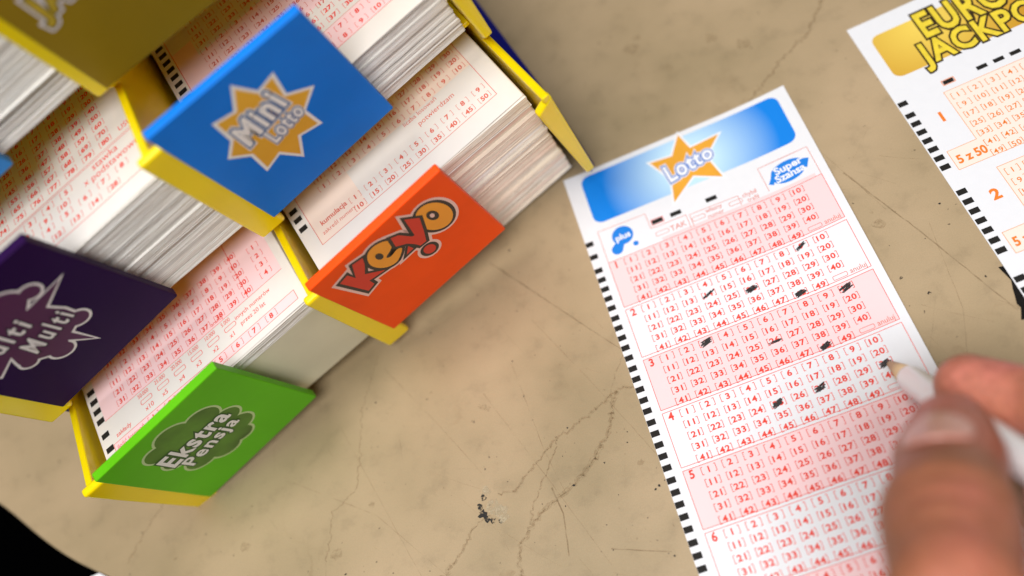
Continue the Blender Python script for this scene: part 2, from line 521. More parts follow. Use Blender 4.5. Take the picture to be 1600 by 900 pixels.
scr = [([(-33.9, 108), (-32.5, 117), (-34.3, 129.8)], .5, SCR), ([(-80.4, 45.1), (-66, 72), (-54.4, 95.4)], .35, SCRF),
       ([(-47.8, 68.9), (-36, 100), (-22.9, 136.3)], .35, SCRF), ([(-25.3, 49.3), (-12, 80), (1.8, 114.8)], .4, SCRF),
       ([(-34.2, 20.5), (-20, 42), (-6.3, 62.9), (0, 72)], .5, SCR), ([(86.2, 41.6), (98, 73), (109.5, 106.5)], .5, SCR),
       ([(-21.6, 132), (-5.1, 138.6)], .4, SCR), ([(75, -6), (83, 30), (92, 60)], .4, SCRF), ([(101, 70), (97, 100), (90, 118)], .3, SCRF),
       ([(-100, 60), (-84, 110), (-78, 128)], .3, SCRF), ([(-120, 74), (-92, 96), (-60, 140)], .35, SCRF), ([(-36, 62), (-33, 96), (-30, 112)], .3, SCRF)]
r = random.Random(4)
for i in range(60):
    x = r.uniform(-140, 110); y = r.uniform(20, 150); a = r.gauss(1.1, .5); l = r.uniform(3, 22)
    scr.append(([(x, y), (x + l * .5 * math.cos(a), y + l * .5 * math.sin(a) + .3), (x + l * math.cos(a), y + l * math.sin(a))], r.uniform(.12, .24), SCRF))
for i, (P, wd, m_) in enumerate(scr): ribbon(A, jag(P, .04, 2, i), wd, wd * .6, m_, .050 + .0006 * i, i)
r = random.Random(11)
def blob(x, y, rad, m_, h, sq=1.0, n=11):
    A.poly([(x + rad * r.uniform(.5, 1.25) * math.cos(t), y + sq * rad * r.uniform(.5, 1.25) * math.sin(t)) for t in [2 * math.pi * k / n for k in range(n)]], m_, h)
k_ = 0
for (x, y, rad, m_) in [(-55.8, 103.2, 1.1, DIRT), (-57.3, 105.8, 1.2, DIRT), (-57.2, 108.2, 1.5, DIRT), (-56.2, 110.2, 1.3, DIRT), (-54.4, 111.6, 1.1, DIRT), (-52.2, 112.3, .8, DIRT),
                        (-53, 107.8, 3.2, CHIP), (-51, 110.5, 2.6, CHIP), (-54.2, 101.5, 1.6, CHIP), (-48.9, 73.8, 1.3, CRK), (-47.4, 74.8, .8, CRK), (-50.1, 72.6, .7, CRK),
                        (-5.5, 110.3, 1.2, SCRF), (-2.5, 119.0, .4, DIRT), (-3.9, 119.7, .4, DIRT), (-54, 129, 2.4, SCRF), (88, 64, 2.0, CRKS), (86, 84, .7, DIRT), (91, 92, .6, DIRT),
                        (-160, 42, 1.8, CRK), (-60, 132, 1.0, DIRT), (-66, 131, .7, DIRT), (77, -26, 2.6, CRK), (68, -35, 2.4, CRK), (40, -46, 3.0, CRKS), (44, -50, 1.6, CRK), (-108, 104, 2.2, CRKS), (-140, 90, 2.0, CRKS), (-93, 92, 1.3, CRKS)]:
    k_ += 1; blob(x, y, rad, m_, .092 + .0012 * k_)
for i in range(170):
    blob(r.uniform(-170, 112), r.uniform(12, 150), abs(r.gauss(0, .22)) + .1, DIRT if r.random() < .35 else CRK, .122, n=7)
for i in range(60):
    blob(r.gauss(-6, 22), r.gauss(112, 16), abs(r.gauss(0, .2)) + .1, DIRT if r.random() < .6 else CRK, .125, n=7)
A.build('surface_wear', table)

# ------------------------------------------------------------------ a sheet of paper with slight waviness
def sheet(name, W_, H_, thick, lift, parent=None, nx=22, ny=44, mats=(PAPER,)):
    V = []; 
    for j in range(ny + 1):
        for i in range(nx + 1):
            x = W_ * i / nx; y = H_ * j / ny; V.append((x, -y, lift(x, y)))
    n = len(V)
    V += [(a, b, c - thick) for a, b, c in V]
    F = []
    for j in range(ny):
        for i in range(nx):
            a = j * (nx + 1) + i; q = [a, a + nx + 1, a + nx + 2, a + 1]
            F.append(q); F.append([k + n for k in q[::-1]])
    def side(L_):
        for a, b in zip(L_[:-1], L_[1:]): F.append([a, b, b + n, a + n])
    side(list(range(nx + 1))); side([ny * (nx + 1) + i for i in range(nx + 1)])
    side([j * (nx + 1) for j in range(ny + 1)]); side([j * (nx + 1) + nx for j in range(ny + 1)])
    return mesh_from(name, V, F, parent, mats)


# ------------------------------------------------------------------ the red slip (main subject)
lift1 = lambda x, y: .20 + .22 * (1 + math.sin(y / 17 + .6)) * math.exp(-x / 11) + 2.3 * max(0, (x - 56) / 26.5) ** 2 * (.45 + .55 * math.exp(-((y - 60) / 55) ** 2))
T1 = Matrix.Identity(4)
ticket = empty('betting_slip', T1)
tag(ticket, 'red and white number slip with a blue banner and star, marked by the pencil', 'betting slip', 'loose slips on the table')
sheet('paper', 82.5, 208, .1, lift1, ticket)
MAP1 = lambda x, y, h: (x, -y, lift1(x, y) + h)
X0, XR, Y0, BP, BH, CX, CP, RY = 5.34, 79.74, 39.96, 19.397, 18.27, 12.77, 6.419, 3.84


def flip(fn):                       # art written with y down needs glyphs turned upright
    return fn


class ArtD(Art):
    """like Art, but y grows downwards; lettering stays upright"""
    def word(s, t, x, y, size, m, h=.03, bold=0.0, centre=False, squeeze=1.0, sy=1.0, rot=0.0):
        V, F, bb = text_mesh(t, bold)
        dx = -(bb[2] + bb[0]) / 2 * size * squeeze if centre else 0
        c_, s_ = math.cos(rot), math.sin(rot)
        s.add([(x + (dx + a * size * squeeze) * c_ + b * size * sy * s_, y + (dx + a * size * squeeze) * s_ - b * size * sy * c_) for a, b in V], F, m, h)


def celld(A, x, y, t, m, h=.03, wcell=4.6, hc=2.5, size=2.65, bold=.03, squeeze=1.12):
    w2 = wcell / 2; hh = hc / 2; tk = .19; tick = .62
    for sgn in (-1, 1):
        X = x + sgn * w2
        A.rect(min(X, X - sgn * tk), y - hh, max(X, X - sgn * tk), y + hh, m, h)
        for Y in (y - hh, y + hh - tk):
            A.rect(min(X - sgn * tk, X - sgn * tick), Y, max(X - sgn * tk, X - sgn * tick), Y + tk, m, h)
    V, F, bb = text_mesh(t, bold, 0, 1.1)
    cxm = (bb[0] + bb[2]) / 2
    A.add([(x + (a - cxm) * size * squeeze, y - (b - .345) * size) for a, b in V], F, m, h)


gb = gradient_mat('blue_banner_print', (43, -14, .3), (9, 31), lin(198, 232, 252), lin(16, 132, 232))
A = ArtD(MAP1)
# the banner is cut into strips so that it follows the sheet
BN = 34
def banner(A, x0, y0, x1, y1, r_, m, h=.03, slant=0.0):
    P = rrect(x0, y0, x1, y1, r_)
    top = []; bot = []
    for i in range(BN + 1):
        x = (x0 + r_ * (1 - math.cos(math.pi / 2 * i / 5))) if i < 6 else ((x1 - r_ * (1 - math.cos(math.pi / 2 * (BN - i) / 5))) if i > BN - 6 else x0 + r_ + (x1 - x0 - 2 * r_) * (i - 5) / (BN - 10))
        dx = min(x - x0, x1 - x)
        k = 0 if dx >= r_ else r_ - math.sqrt(max(0, r_ * r_ - (r_ - dx) ** 2))
        s_ = slant * (x - x0) / (x1 - x0)
        top.append((x, y0 + k + s_)); bot.append((x, y1 - k + s_))
    A.add(top + bot, [[i, i + 1, BN + 2 + i, BN + 1 + i] for i in range(BN)], m, h)
banner(A, 5.6, 2.2, 78.6, 23.4, 3.2, gb)
A.build('banner', ticket)
A = ArtD(MAP1)
star = [(43.3, .9), (45.3, 8.3), (55.9, 7.5), (49.0, 14.4), (51.4, 24.9), (42.5, 19.8), (33.2, 27.2), (35.4, 17.4), (30.6, 7.7), (38.6, 8.6)]
A.poly(offset_poly(star, .75), WHITE, .05)
A.poly(star, mat('star_print', lin(240, 170, 50), rough=.6, var=.1, vscale=90), .07)
A.text('Lotto', [(34.7, 19.3), (51.6, 15.8), (51.2, 9.8), (33.8, 11.6)], WHITE, .16, .03, .06, mat('lotto_outline', lin(70, 120, 205), rough=.6), .13)
A.text('Lotto', [(34.7, 19.3), (51.6, 15.8), (51.2, 9.8), (33.8, 11.6)], WHITE, .165, .03, .10, WHITE, .10)
A.build('star_logo', ticket)

A = ArtD(MAP1); A.gx = 82.5 / 22; A.gy = 208 / 44
for b in range(8):
    y = Y0 + b * BP
    if b % 2 == 0:
        for i in range(10):
            xa = X0 + (XR - X0) * i / 10; xb = X0 + (XR - X0) * (i + 1) / 10
            A.rect(xa, y, xb, y + BH, PINK, .02)
A.rect(25.0, 38.5, 78, 39.9, PINK, .02)
marked = {(1, 9), (1, 14), (1, 26), (1, 48), (2, 3), (2, 26), (2, 48), (2, 10), (3, 25), (3, 27), (3, 30)}
for b in range(8):
    y = Y0 + b * BP
    # frame in short pieces
    def hl(yy):
        for i in range(12): A.rect(X0 + (XR - X0) * i / 12, yy - .09, X0 + (XR - X0) * (i + 1) / 12, yy + .09, RED, .045)
    hl(y); hl(y + BH)
    for xx in (X0, XR): A.rect(xx - .09, y, xx + .09, y + BH, RED, .048)
    A.word(str(b + 1), 7.6, y + 3.0, 3.7, RED, .05, .03, centre=True, squeeze=.9)
    for n in range(49):
        celld(A, CX + CP * (n % 10), y + RY * (n // 10 + .5), str(n + 1), RED, .05)
    P = rrect(68.2, y + 16.3, 72.8, y + 18.0 - .15, .4, 2); A.frame(P, .15, RED, .05)
    A.word('anuluj', 73.6, y + 17.7, 2.5, REDF, .05, .0, squeeze=.9)
# header boxes
def poly_line(P, wd=.17, m=RED):
    for k, (a, b) in enumerate(zip(P[:-1], P[1:])): A.line([a, b], wd, m, .045 + .002 * (k % 3))
poly_line([(5.4, 39.8), (5.4, 26.6), (22.6, 26.9), (22.7, 33.4), (24.8, 33.6), (35.1, 33.6), (35.1, 39.2)], .17, REDF)
poly_line([(36.2, 39.2), (36.2, 34.1), (53.0, 34.4), (53.0, 38.4)], .17, REDF)
poly_line([(62.8, 37.6), (62.6, 27.5), (79.6, 27.7), (79.7, 38.6), (79.7, 39.9)], .17, REDF)
for xb in (25.8, 38.6, 51.6):
    A.frame(rrect(xb - 2.3, 35.7, xb + 2.3, 37.4, .45, 2), .16, REDF, .05)
A.word('TAK', 28.6, 37.5, 2.9, REDF, .05, .0)
for t, x, y in (('własny', 41.4, 36.1), ('numer', 41.4, 38.5), ('chybił', 54.3, 36.0), ('trafił', 55.3, 38.4)):
    A.word(t, x, y, 2.5, REDF, .05, .0, squeeze=.85)
my = [30.2, 35.6] + [Y0 + b * BP + RY * (k + .5) - .5 for b in range(8) for k in range(5)]
for y in my: A.rect(0.05, y - .98, 2.75, y + .98, BLACK, .03)
for x in (25.6, 32.2, 44.8): A.rect(x - 1.9, 30.6, x + 1.9, 32.3, BLACK, .035)
A.frame([(23.4, 30.3), (27.8, 30.3), (27.8, 32.7), (23.4, 32.7)], .2, RED, .04)
A.build('slip_print', ticket)
A = ArtD(MAP1)
A.poly(circle(13.0, 31.6, 3.7), INKB, .035); A.poly(circle(9.8, 36.2, 2.0), INKB, .039); A.poly(circle(16.3, 36.6, .95, 14), INKB, .035)
A.poly([(10.0, 33.5), (12.5, 35.4), (11.4, 37), (8.6, 34.6)], INKB, .043)
A.word('plus', 10.3, 33.2, 3.4, WHITE, .05, .03, rot=-.05)
A.build('circle_logo', ticket)
A = ArtD(MAP1)
A.convex(circle(71.0, 33.2, 6.3, 32, 4.1, -.10), INKB, .035)
A.convex([(63.6, 35.2), (65.8, 32.2), (66.6, 32.4), (66.2, 34.8), (64.6, 36.8)], INKB, .039)
A.convex([(75.0, 32.6), (78.4, 29.8), (78.6, 32.0), (76.4, 36.0)], INKB, .039)
A.word('Super', 66.9, 33.0, 3.9, WHITE, .07, .03, squeeze=1.05, rot=-.06)
A.word('Szansa', 66.2, 36.1, 3.9, WHITE, .072, .03, squeeze=1.0, rot=-.06)
A.build('oval_logo', ticket)
A = ArtD(MAP1)
for (b, n) in marked:
    x = CX + CP * ((n - 1) % 10); y = Y0 + b * BP + RY * ((n - 1) // 10 + .5)
    if (b, n) == (2, 26): scribble(A, x + .2, y + .6, 3.8, .7, GRAPH, .07, 5, -.05)
    elif (b, n) in ((1, 9), (1, 14)): scribble(A, x, y, 3.9, .8, GRAPH, .07, 4, -.5)
    else: scribble(A, x, y + .1, 3.4, 1.6, GRAPH, .07, 9, -.38)
A.build('pencil_mark', ticket)

# ------------------------------------------------------------------ the orange slip at the right
ex, ey, eth = 110.241, -12.497, -0.02179
T2 = Matrix.Translation(Vector((ex, -ey, 0)) * MM) @ Matrix.Rotation(-eth, 4, 'Z')
t2 = empty('betting_slip', T2)
tag(t2, 'orange and white number slip with a gold banner, cut off by the right edge', 'betting slip', 'loose slips on the table')
lift2 = lambda x, y: .22 + .5 * (y / 200) ** 2
sheet('paper', 82.5, 208, .1, lift2, t2)
MAP2 = lambda x, y, h: (x, -y, lift2(x, y) + h)
A = ArtD(MAP2)
gg = gradient_mat('gold_banner_print', (22, -10, .3), (2, 34), lin(246, 214, 96), lin(200, 142, 30))
banner(A, 4.7, 7.4, 78, 27.8, 3.0, gg); A.build('banner', t2)
A = ArtD(MAP2)
YEL2 = mat('logo_yellow', lin(244, 216, 60), rough=.6, var=.12, vscale=400)
BRN = mat('logo_brown', lin(52, 36, 8), rough=.6)
A.text('EURO', [(20.2, 17.6), (49, 17.9), (49, 5.6), (20.2, 5.6)], YEL2, .12, .03, .06, BRN, .05)
A.text('JACKPOT', [(14.6, 31.0), (61, 31.2), (61, 18.6), (14.6, 18.2)], YEL2, .12, .03, .06, BRN, .075)
A.build('lettering_logo', t2)
A = ArtD(MAP2); A.gy = 208 / 44
for yb in (40.4, 73.6, 106.6):
    A.rect(14.4, yb, 78, yb + 29, CREAM, .02); A.rect(4.9, yb + 21.2, 14.4, yb + 29, CREAM, .02)
for k, yb in enumerate((40.4, 73.6, 106.6)):
    P = [(14.4, yb), (78, yb), (78, yb + 29), (4.9, yb + 29), (4.9, yb + 21.2), (14.4, yb + 21.1), (14.4, yb)]
    for a, b in zip(P[:-1], P[1:]): A.line([a, b], .2, ORF, .04)
    for n in range(50):
        celld(A, 17.8 + 5.62 * (n % 8), yb + 2.8 + 4.18 * (n // 8), str(n + 1), ORI, .05, wcell=4.2, hc=2.6, size=2.7, bold=.01, squeeze=1.05)
    A.word(str(k + 1), 9.7, yb + 10.2, 5.4, ORI, .05, .04, centre=True)
    A.word('5 z 50', 6.0, yb + 27.0, 4.4, ORI, .05, .035, squeeze=.86)
for y in [38.2] + [43.5 + 3.84 * k for k in range(7)] + [76.9 + 3.84 * k for k in range(7)] + [110.3 + 3.84 * k for k in range(7)]:
    A.rect(.4, y - 1, 3.4, y + 1, BLACK, .03)
for x in (17.7, 28.8, 34.3, 39.7): A.rect(x - 1.7, 36.2, x + 1.7, 37.8, BLACK, .03)
A.frame([(15.6, 35.9), (19.8, 35.9), (19.8, 38.1), (15.6, 38.1)], .25, ORI, .025)
A.build('slip_print', t2)

# ragged dark tape peeping out from under the orange slip
tp = [(111.2, 92), (112.3, 97.2), (111.4, 100), (110.9, 102), (110.2, 104.6), (110.6, 106), (109.6, 108.2), (108.9, 109.6), (112, 110.4), (122, 111.4), (124, 94)]
v, f = prism([(a, -b) for a, b in tp], .02, .14, lambda q, d: (q[0], q[1], d))
tag(mesh_from('tape_scrap', v, f, mats=[mat('black_tape', lin(30, 28, 26), rough=.25, bump=.6, bscale=260, var=.5, vscale=200)]),
    'ragged scrap of black tape stuck on the table, half under the orange slip', 'tape')
# corner of white paper at the table's lower edge
v, f = prism([(-214, -88), (-204.5, -80.0), (-197.5, -79.6), (-184, -90), (-184, -106), (-206, -106)], .25, .4, lambda q, d: (q[0], q[1], d))
tag(mesh_from('paper_scrap', v, f, mats=[PAPER]), 'corner of white paper lying over the table edge at the lower left', 'paper')

# ------------------------------------------------------------------ the slip dispenser
Bu = Vector((0.946664, 0.306569, 0.099210)); Bv = Vector((0.308171, -0.951331, -0.000858)); Bz = Vector((-0.094118, -0.031386, 0.995066))
Md = Matrix((Bu, -Bv, Bz)).transposed().to_4x4()
Md.translation = Vector((-71.547, -41.078, 8.889)) * MM
D = 88.0
SV, SZ = -16.2, 60.5                                   # step from one tier to the next: (v, z)
TV, TZ = 0.22017, 0.97546                              # up the leaning front
def prof(k, b, off): return (SV * k + b * TV + off * TZ, SZ * k + b * TZ - off * TV)
def LP(k, a, b, off, U): v_, z_ = prof(k, b, off); return (U + a, -v_, z_)
disp = empty('slip_dispenser', Md)
tag(disp, 'yellow and navy stepped plastic dispenser with coloured name plates holding slip pads', 'dispenser')

TIP, BEND, AST = (0, 0), (12.62, 55.9), (-26.6, 51.5)
def stair(n=3, back=-190, bottom=-1.0):
    P = []
    for k in range(n):
        P += [(TIP[0] + SV * k, TIP[1] + SZ * k), (BEND[0] + SV * k, BEND[1] + SZ * k), (AST[0] + SV * k, AST[1] + SZ * k)]
    P += [(back, AST[1] + SZ * (n - 1) - 4), (back, bottom), (-12, bottom - .6)]
    return P
def bplate(name, poly, u0, u1, m, bevel=.6, parent=None):
    v_, f_ = prism(poly, u0, u1, lambda q, d: (d, -q[0], q[1]))
    return mesh_from(name, v_, f_, parent or disp, [m], bevel=bevel, seg=3)
# tip ends are rounded off
def round_tip(P):
    out = []
    for i, q in enumerate(P):
        out.append(q)
    return out
for U in (-88.0, 0.0, 88.0):
    bplate('side_wall', stair(), U - 1.3, U + 1.2, YEL, .55)
    for k in range(3):
        # narrow flange that turns in from the wall behind each name plate
        if U < 50:
            Pf = [prof(k, -2.4, -2.3), prof(k, 57.2, -2.3), prof(k, 57.2, .6), prof(k, -1.8, .6)]
            bplate('front_flange', Pf, U - 3.1, U + 6.2, YEL, 1.0)
        else:
            Q = [(-4.8, 51.5), (1.5, 55.9), (1.5, 0), (-1.6, .2)]
            mesh_from('front_flange', [LP(k, a, b, .3, U) for a, b in Q] + [LP(k, a, b, -2.4, U) for a, b in Q],
                      [[0, 1, 2, 3], [7, 6, 5, 4], [0, 4, 5, 1], [1, 5, 6, 2], [2, 6, 7, 3], [3, 7, 4, 0]], disp, [YEL], bevel=.7, seg=3)
# tier floors and rear wall
for U in (-88.0, 0.0):
    for k in range(3):
        zf = SZ * k - (1.0 if k else (.2 if U < 0 else 6.0)); 
        Pf = [(SV * k - 12, zf), (SV * k - 12, zf - 1.6), (-186, zf - 1.6), (-186, zf)]
        if k or U < 0: bplate('tier_floor', Pf, U + 1.25, U + 86.6, YEL, .3)
bplate('rear_wall', [(-187, -1), (-187, 172), (-190, 172), (-190, -1)], -88, 88, YEL, .3)
# navy base and cheeks
def cheek(u0, u1, poly): bplate('navy_cheek', poly, u0, u1, NAVY, .8)
cheek(-92.2, -89.4, [(-24, 57.5), (-60, 58), (-188, 58), (-188, -.5), (-40, -.5), (-28, 40)])
pl = [(88.8, -12), (91.6, -14), (94.2, -33), (96.3, -57.7), (99.7, -94), (104, -140), (108, -186), (88.8, -186)]
vv = []; n_ = len(pl)
for zt in (13.0, None):
    for (u, v_) in pl:
        if zt is None:
            wz = 0.35; base = Vector((-71.547, -41.078, 8.889)) + Bu * u + Bv * v_
            zz = (wz - base.z) / Bz.z
        else: zz = zt
        vv.append((u, -v_, zz))
ff = [list(range(n_)), list(range(n_, 2 * n_))[::-1]] + [[i, (i + 1) % n_, n_ + (i + 1) % n_, n_ + i] for i in range(n_)]
mesh_from('navy_base', vv, ff, disp, [NAVY], bevel=.8)

# name plates ---------------------------------------------------------
def plate(k, U, quad, m, thick=3.0, label=None):
    """quad: TL, TR, BR, BL as (a, b)"""
    f_ = [LP(k, a, b, 1.0, U) for a, b in quad]; bk = [LP(k, a, b, 1.0 - thick, U) for a, b in quad]
    o = mesh_from('name_plate', f_ + bk, [[0, 1, 2, 3], [7, 6, 5, 4], [0, 4, 5, 1], [1, 5, 6, 2], [2, 6, 7, 3], [3, 7, 4, 0]], disp, [m], bevel=.45, seg=3)
    if label: o['label'] = label
    return o
def art_on(k, U): return Art(lambda x, y, h: LP(k, x, y, 1.0 + h, U))

p_keno = plate(0, 0, [(1.7, 63.3), (52.4, 66.4), (53.8, 10.4), (3.6, 7.6)], ORANGE, label='bright orange name plate')
p_mini = plate(1, 0, [(4.4, 63.4), (53.3, 61.6), (53.0, 5.6), (4.6, 3.6)], BLUE, label='blue name plate')
p_gold = plate(2, 0, [(0.6, 64), (53.4, 64), (53.4, -4.6), (0.4, -0.6)], GOLDP, label='dull gold name plate')
p_green = plate(0, -88, [(4.6, 60.6), (55.4, 64.6), (56.6, 6.8), (3.4, .6)], GREEN, label='lime green name plate')
p_purp = plate(1, -88, [(3.8, 65.5), (54.2, 65.3), (55.8, 6.0), (4.6, 1.6)], PURPLE, label='dark purple name plate')
p_lb = plate(2, -88, [(4.6, 64), (57, 64), (57.2, 1.6), (4.6, 0)], LBLUE, label='light blue name plate')

A = art_on(0, 0)
outl = [(5.0, 54.7), (10.5, 59.2), (13.4, 60.3), (18.5, 61.8), (26.4, 59.4), (31.4, 56.3), (33.3, 62.2), (37.2, 59.8), (41, 58.4), (45.2, 57.6), (48.6, 53), (49.0, 46.5), (46.7, 40.6), (42.4, 37.0),
        (38.4, 36.6), (37.4, 33.6), (35.2, 29.5), (31.6, 28.2), (29.4, 30.6), (29.7, 35.6), (23.9, 36.5), (20.2, 37.3), (13.8, 37.5), (9.6, 34.3)]
K = [(8.4, 55.1), (11.7, 56.1), (12.4, 51.5), (15.2, 58.7), (18.7, 57.9), (17.4, 54.2), (14.9, 49.7), (19.5, 43.4), (13.9, 44.9), (13.9, 41.3), (11.0, 40.3)]
E_ = smooth_poly([(27.3, 55.6), (24.9, 58.3), (22.0, 58.6), (19.6, 56.4), (18.2, 51.6), (19.1, 46.4), (21.4, 43.3), (24.3, 42.9), (27.9, 46.8), (26.6, 48.4), (23.9, 47.6), (22.9, 49.1), (26.2, 51.4)], 3)
N_ = [(35.1, 59.0), (38.3, 54.0), (36.2, 46.5), (34.2, 40.5), (32.0, 40.7), (31.3, 43.7), (30.0, 47.1), (27.2, 50.2), (28.3, 56.0), (30.4, 54.4), (32.6, 48.4), (33.4, 48.0)]
N2 = [(29.6, 45.6), (30.0, 42.2), (27.2, 42.0)]
O_ = circle(41.5, 48.6, 4.9, 30, 9.4, .12); Dt = circle(32.9, 35.1, 1.9, 20, 3.0, .1)
for n_, (P, m_, l_) in enumerate([(O_, KORG, 0), (K, KRED, 2), (E_, KORG, 1), (N2, KRED, 4), (N_, KRED, 3), (Dt, KRED, 5)]):
    A.poly(offset_poly(P, 2.1), PINKW, .03 + .005 * n_); A.poly(offset_poly(P, 1.1), KBLK, .07 + .012 * n_); A.poly(P, m_, .076 + .012 * n_)
A.poly([(19, 56), (29, 56), (35, 48), (38, 42), (33, 38), (27, 42), (20, 44), (15, 48)], PINKW, .062)
A.poly(circle(21.9, 52.2, 1.1, 14, 2.2), KBLK, .16)
A.poly(circle(41.4, 50.0, 1.6, 18, 3.4, .1), KBLK, .16); A.poly(circle(41.3, 50.2, .7, 12, 1.4), PINKW, .18)
A.build('logo_sticker', p_keno)

A = art_on(1, 0)
sm = [(37.6, 51.7), (35.7, 42.2), (42.2, 37.2), (35.6, 31.8), (36.0, 22.7), (29.3, 24.8), (25.1, 16.6), (21.4, 24.8), (15.3, 22.8), (16.2, 32.5), (11.8, 37.9), (16.4, 42.8), (17.2, 52.3), (23.3, 50.5), (28.1, 58.4), (31.5, 50.3)]
sm = [(a, b) for a, b in sm]
A.poly(sm, STICKW, .04); A.poly(offset_poly(sm, -.95), STICKY, .07)
q1 = [(18.1, 35.7), (34.0, 38.8), (32.6, 49.2), (18.3, 45.4)]; q2 = [(23.5, 29.4), (35.2, 31.6), (35.2, 37.9), (23.1, 36.4)]
A.text('Mini', q1, STICKW, .20, .035, .055, TEAL, .14); A.text('Lotto', q2, STICKW, .25, .03, .055, TEAL, .225)
A.text('Mini', q1, STICKW, .201, .035, .095, STICKW, .10); A.text('Lotto', q2, STICKW, .251, .03, .095, STICKW, .12)
A.build('logo_sticker', p_mini)

A = art_on(0, -88)
cl = [(18.9, 52.6), (24.5, 54.6), (28.5, 57.6), (33.4, 55.2), (37.8, 52.6), (41.4, 49.0), (43.4, 42.5), (42.0, 34.5), (39.8, 27.0), (37.6, 20.5), (33.6, 19.2), (31.8, 16.6), (28.0, 17.0), (24.4, 19.0), (20.8, 22.0), (16.2, 25.6), (13.9, 33.0), (13.6, 40), (14.6, 47.4)]
cs = smooth_poly(cl, 4)
A.poly(circle(28.5, 37, 9.5, 30, 13.5), MGRN, .10)
for n_, (x_, y_, r_) in enumerate([(19.6, 48.2, 5.6), (27.6, 51.0, 6.8), (36.4, 47.4, 6.4), (39.4, 38.6, 5.4), (37.6, 30.0, 6.2), (34.0, 23.4, 5.2), (27.2, 22.6, 5.8), (20.4, 27.6, 6.0), (18.4, 38.0, 5.4)]):
    A.poly(circle(x_, y_, r_, 26), PGRN, .03 + .003 * n_); A.poly(circle(x_, y_, r_ - .85, 26), MGRN, .065 + .003 * n_)
q1 = [(15.0, 35.0), (40.8, 37.2), (40.6, 45.4), (15.2, 45.0)]; q2 = [(17.2, 25.8), (39.6, 29.0), (39.2, 37.2), (17.0, 34.6)]
A.text('Ekstra', q1, STICKW, .20, .03, .055, DGRN, .14); A.text('Pensja', q2, STICKW, .25, .025, .055, DGRN, .225)
A.build('logo_sticker', p_green)

A = art_on(1, -88)
bu = [(49.4, 47.4), (38.4, 41.4), (39.8, 36.4), (39.6, 30.6), (35.8, 27.4), (33.0, 26.2), (33.2, 15.4), (29.2, 23.6), (26.4, 20.4), (23.4, 20.8), (22.0, 24.6), (19.4, 27.4), (17.0, 27.6), (15.8, 31.4), (17.2, 34.6),
      (10.6, 31.4), (8.4, 38), (4.8, 41), (8, 46.4), (11.4, 49.6), (10.2, 56.6), (17.4, 54), (22, 58), (27, 56.6), (30.4, 58.2), (33.8, 55.4), (36.6, 55.6), (39.2, 52.4), (39.0, 48.6), (36.2, 46.6)]
A.poly(bu, SGREY, .04); A.poly(offset_poly(bu, -.85), DMAG, .085)
for n_, (x_, y_, r_) in enumerate([(40.4, 50.4, 3.6), (33.6, 52.4, 6.4), (18.4, 29.2, 3.2), (25.6, 23.6, 4.2), (37.4, 29.6, 4.0), (12, 50, 5.5)]):
    A.poly(circle(x_, y_, r_, 24), SGREY, .045 + .003 * n_); A.poly(circle(x_, y_, r_ - .85, 24), DMAG, .09 + .003 * n_)
q1 = [(11.4, 38.8), (30.8, 40.0), (31.0, 46.8), (11.0, 46.2)]; q2 = [(23.0 - 1, 29.6), (38.2, 31.6), (37.6, 38.6), (23.4 - 1, 37.0)]
A.text('Multi', q1, SGREY, .20, .02, .05, DPUR, .14, sp=1.28); A.text('Multi', q2, SGREY, .25, .02, .05, DPUR, .225, sp=1.28)
A.build('logo_sticker', p_purp)

A = art_on(2, 0)
q1 = [(5.6, 24.8), (47, 26.2), (47, 36.6), (5.8, 35.8)]; q2 = [(10, 38), (40, 39), (40, 50), (10, 49)]
A.text('JACKPOT', q1, SGOLD, .20, .05, .045, DOLIVE, .15); A.text('EURO', q2, SGOLD, .20, .05, .045, DOLIVE, .15)
A.text('JACKPOT', q1, SGOLD, .202, .05, .115, SGREY, .06); A.text('EURO', q2, SGOLD, .202, .05, .115, SGREY, .09)
A.build('logo_sticker', p_gold)

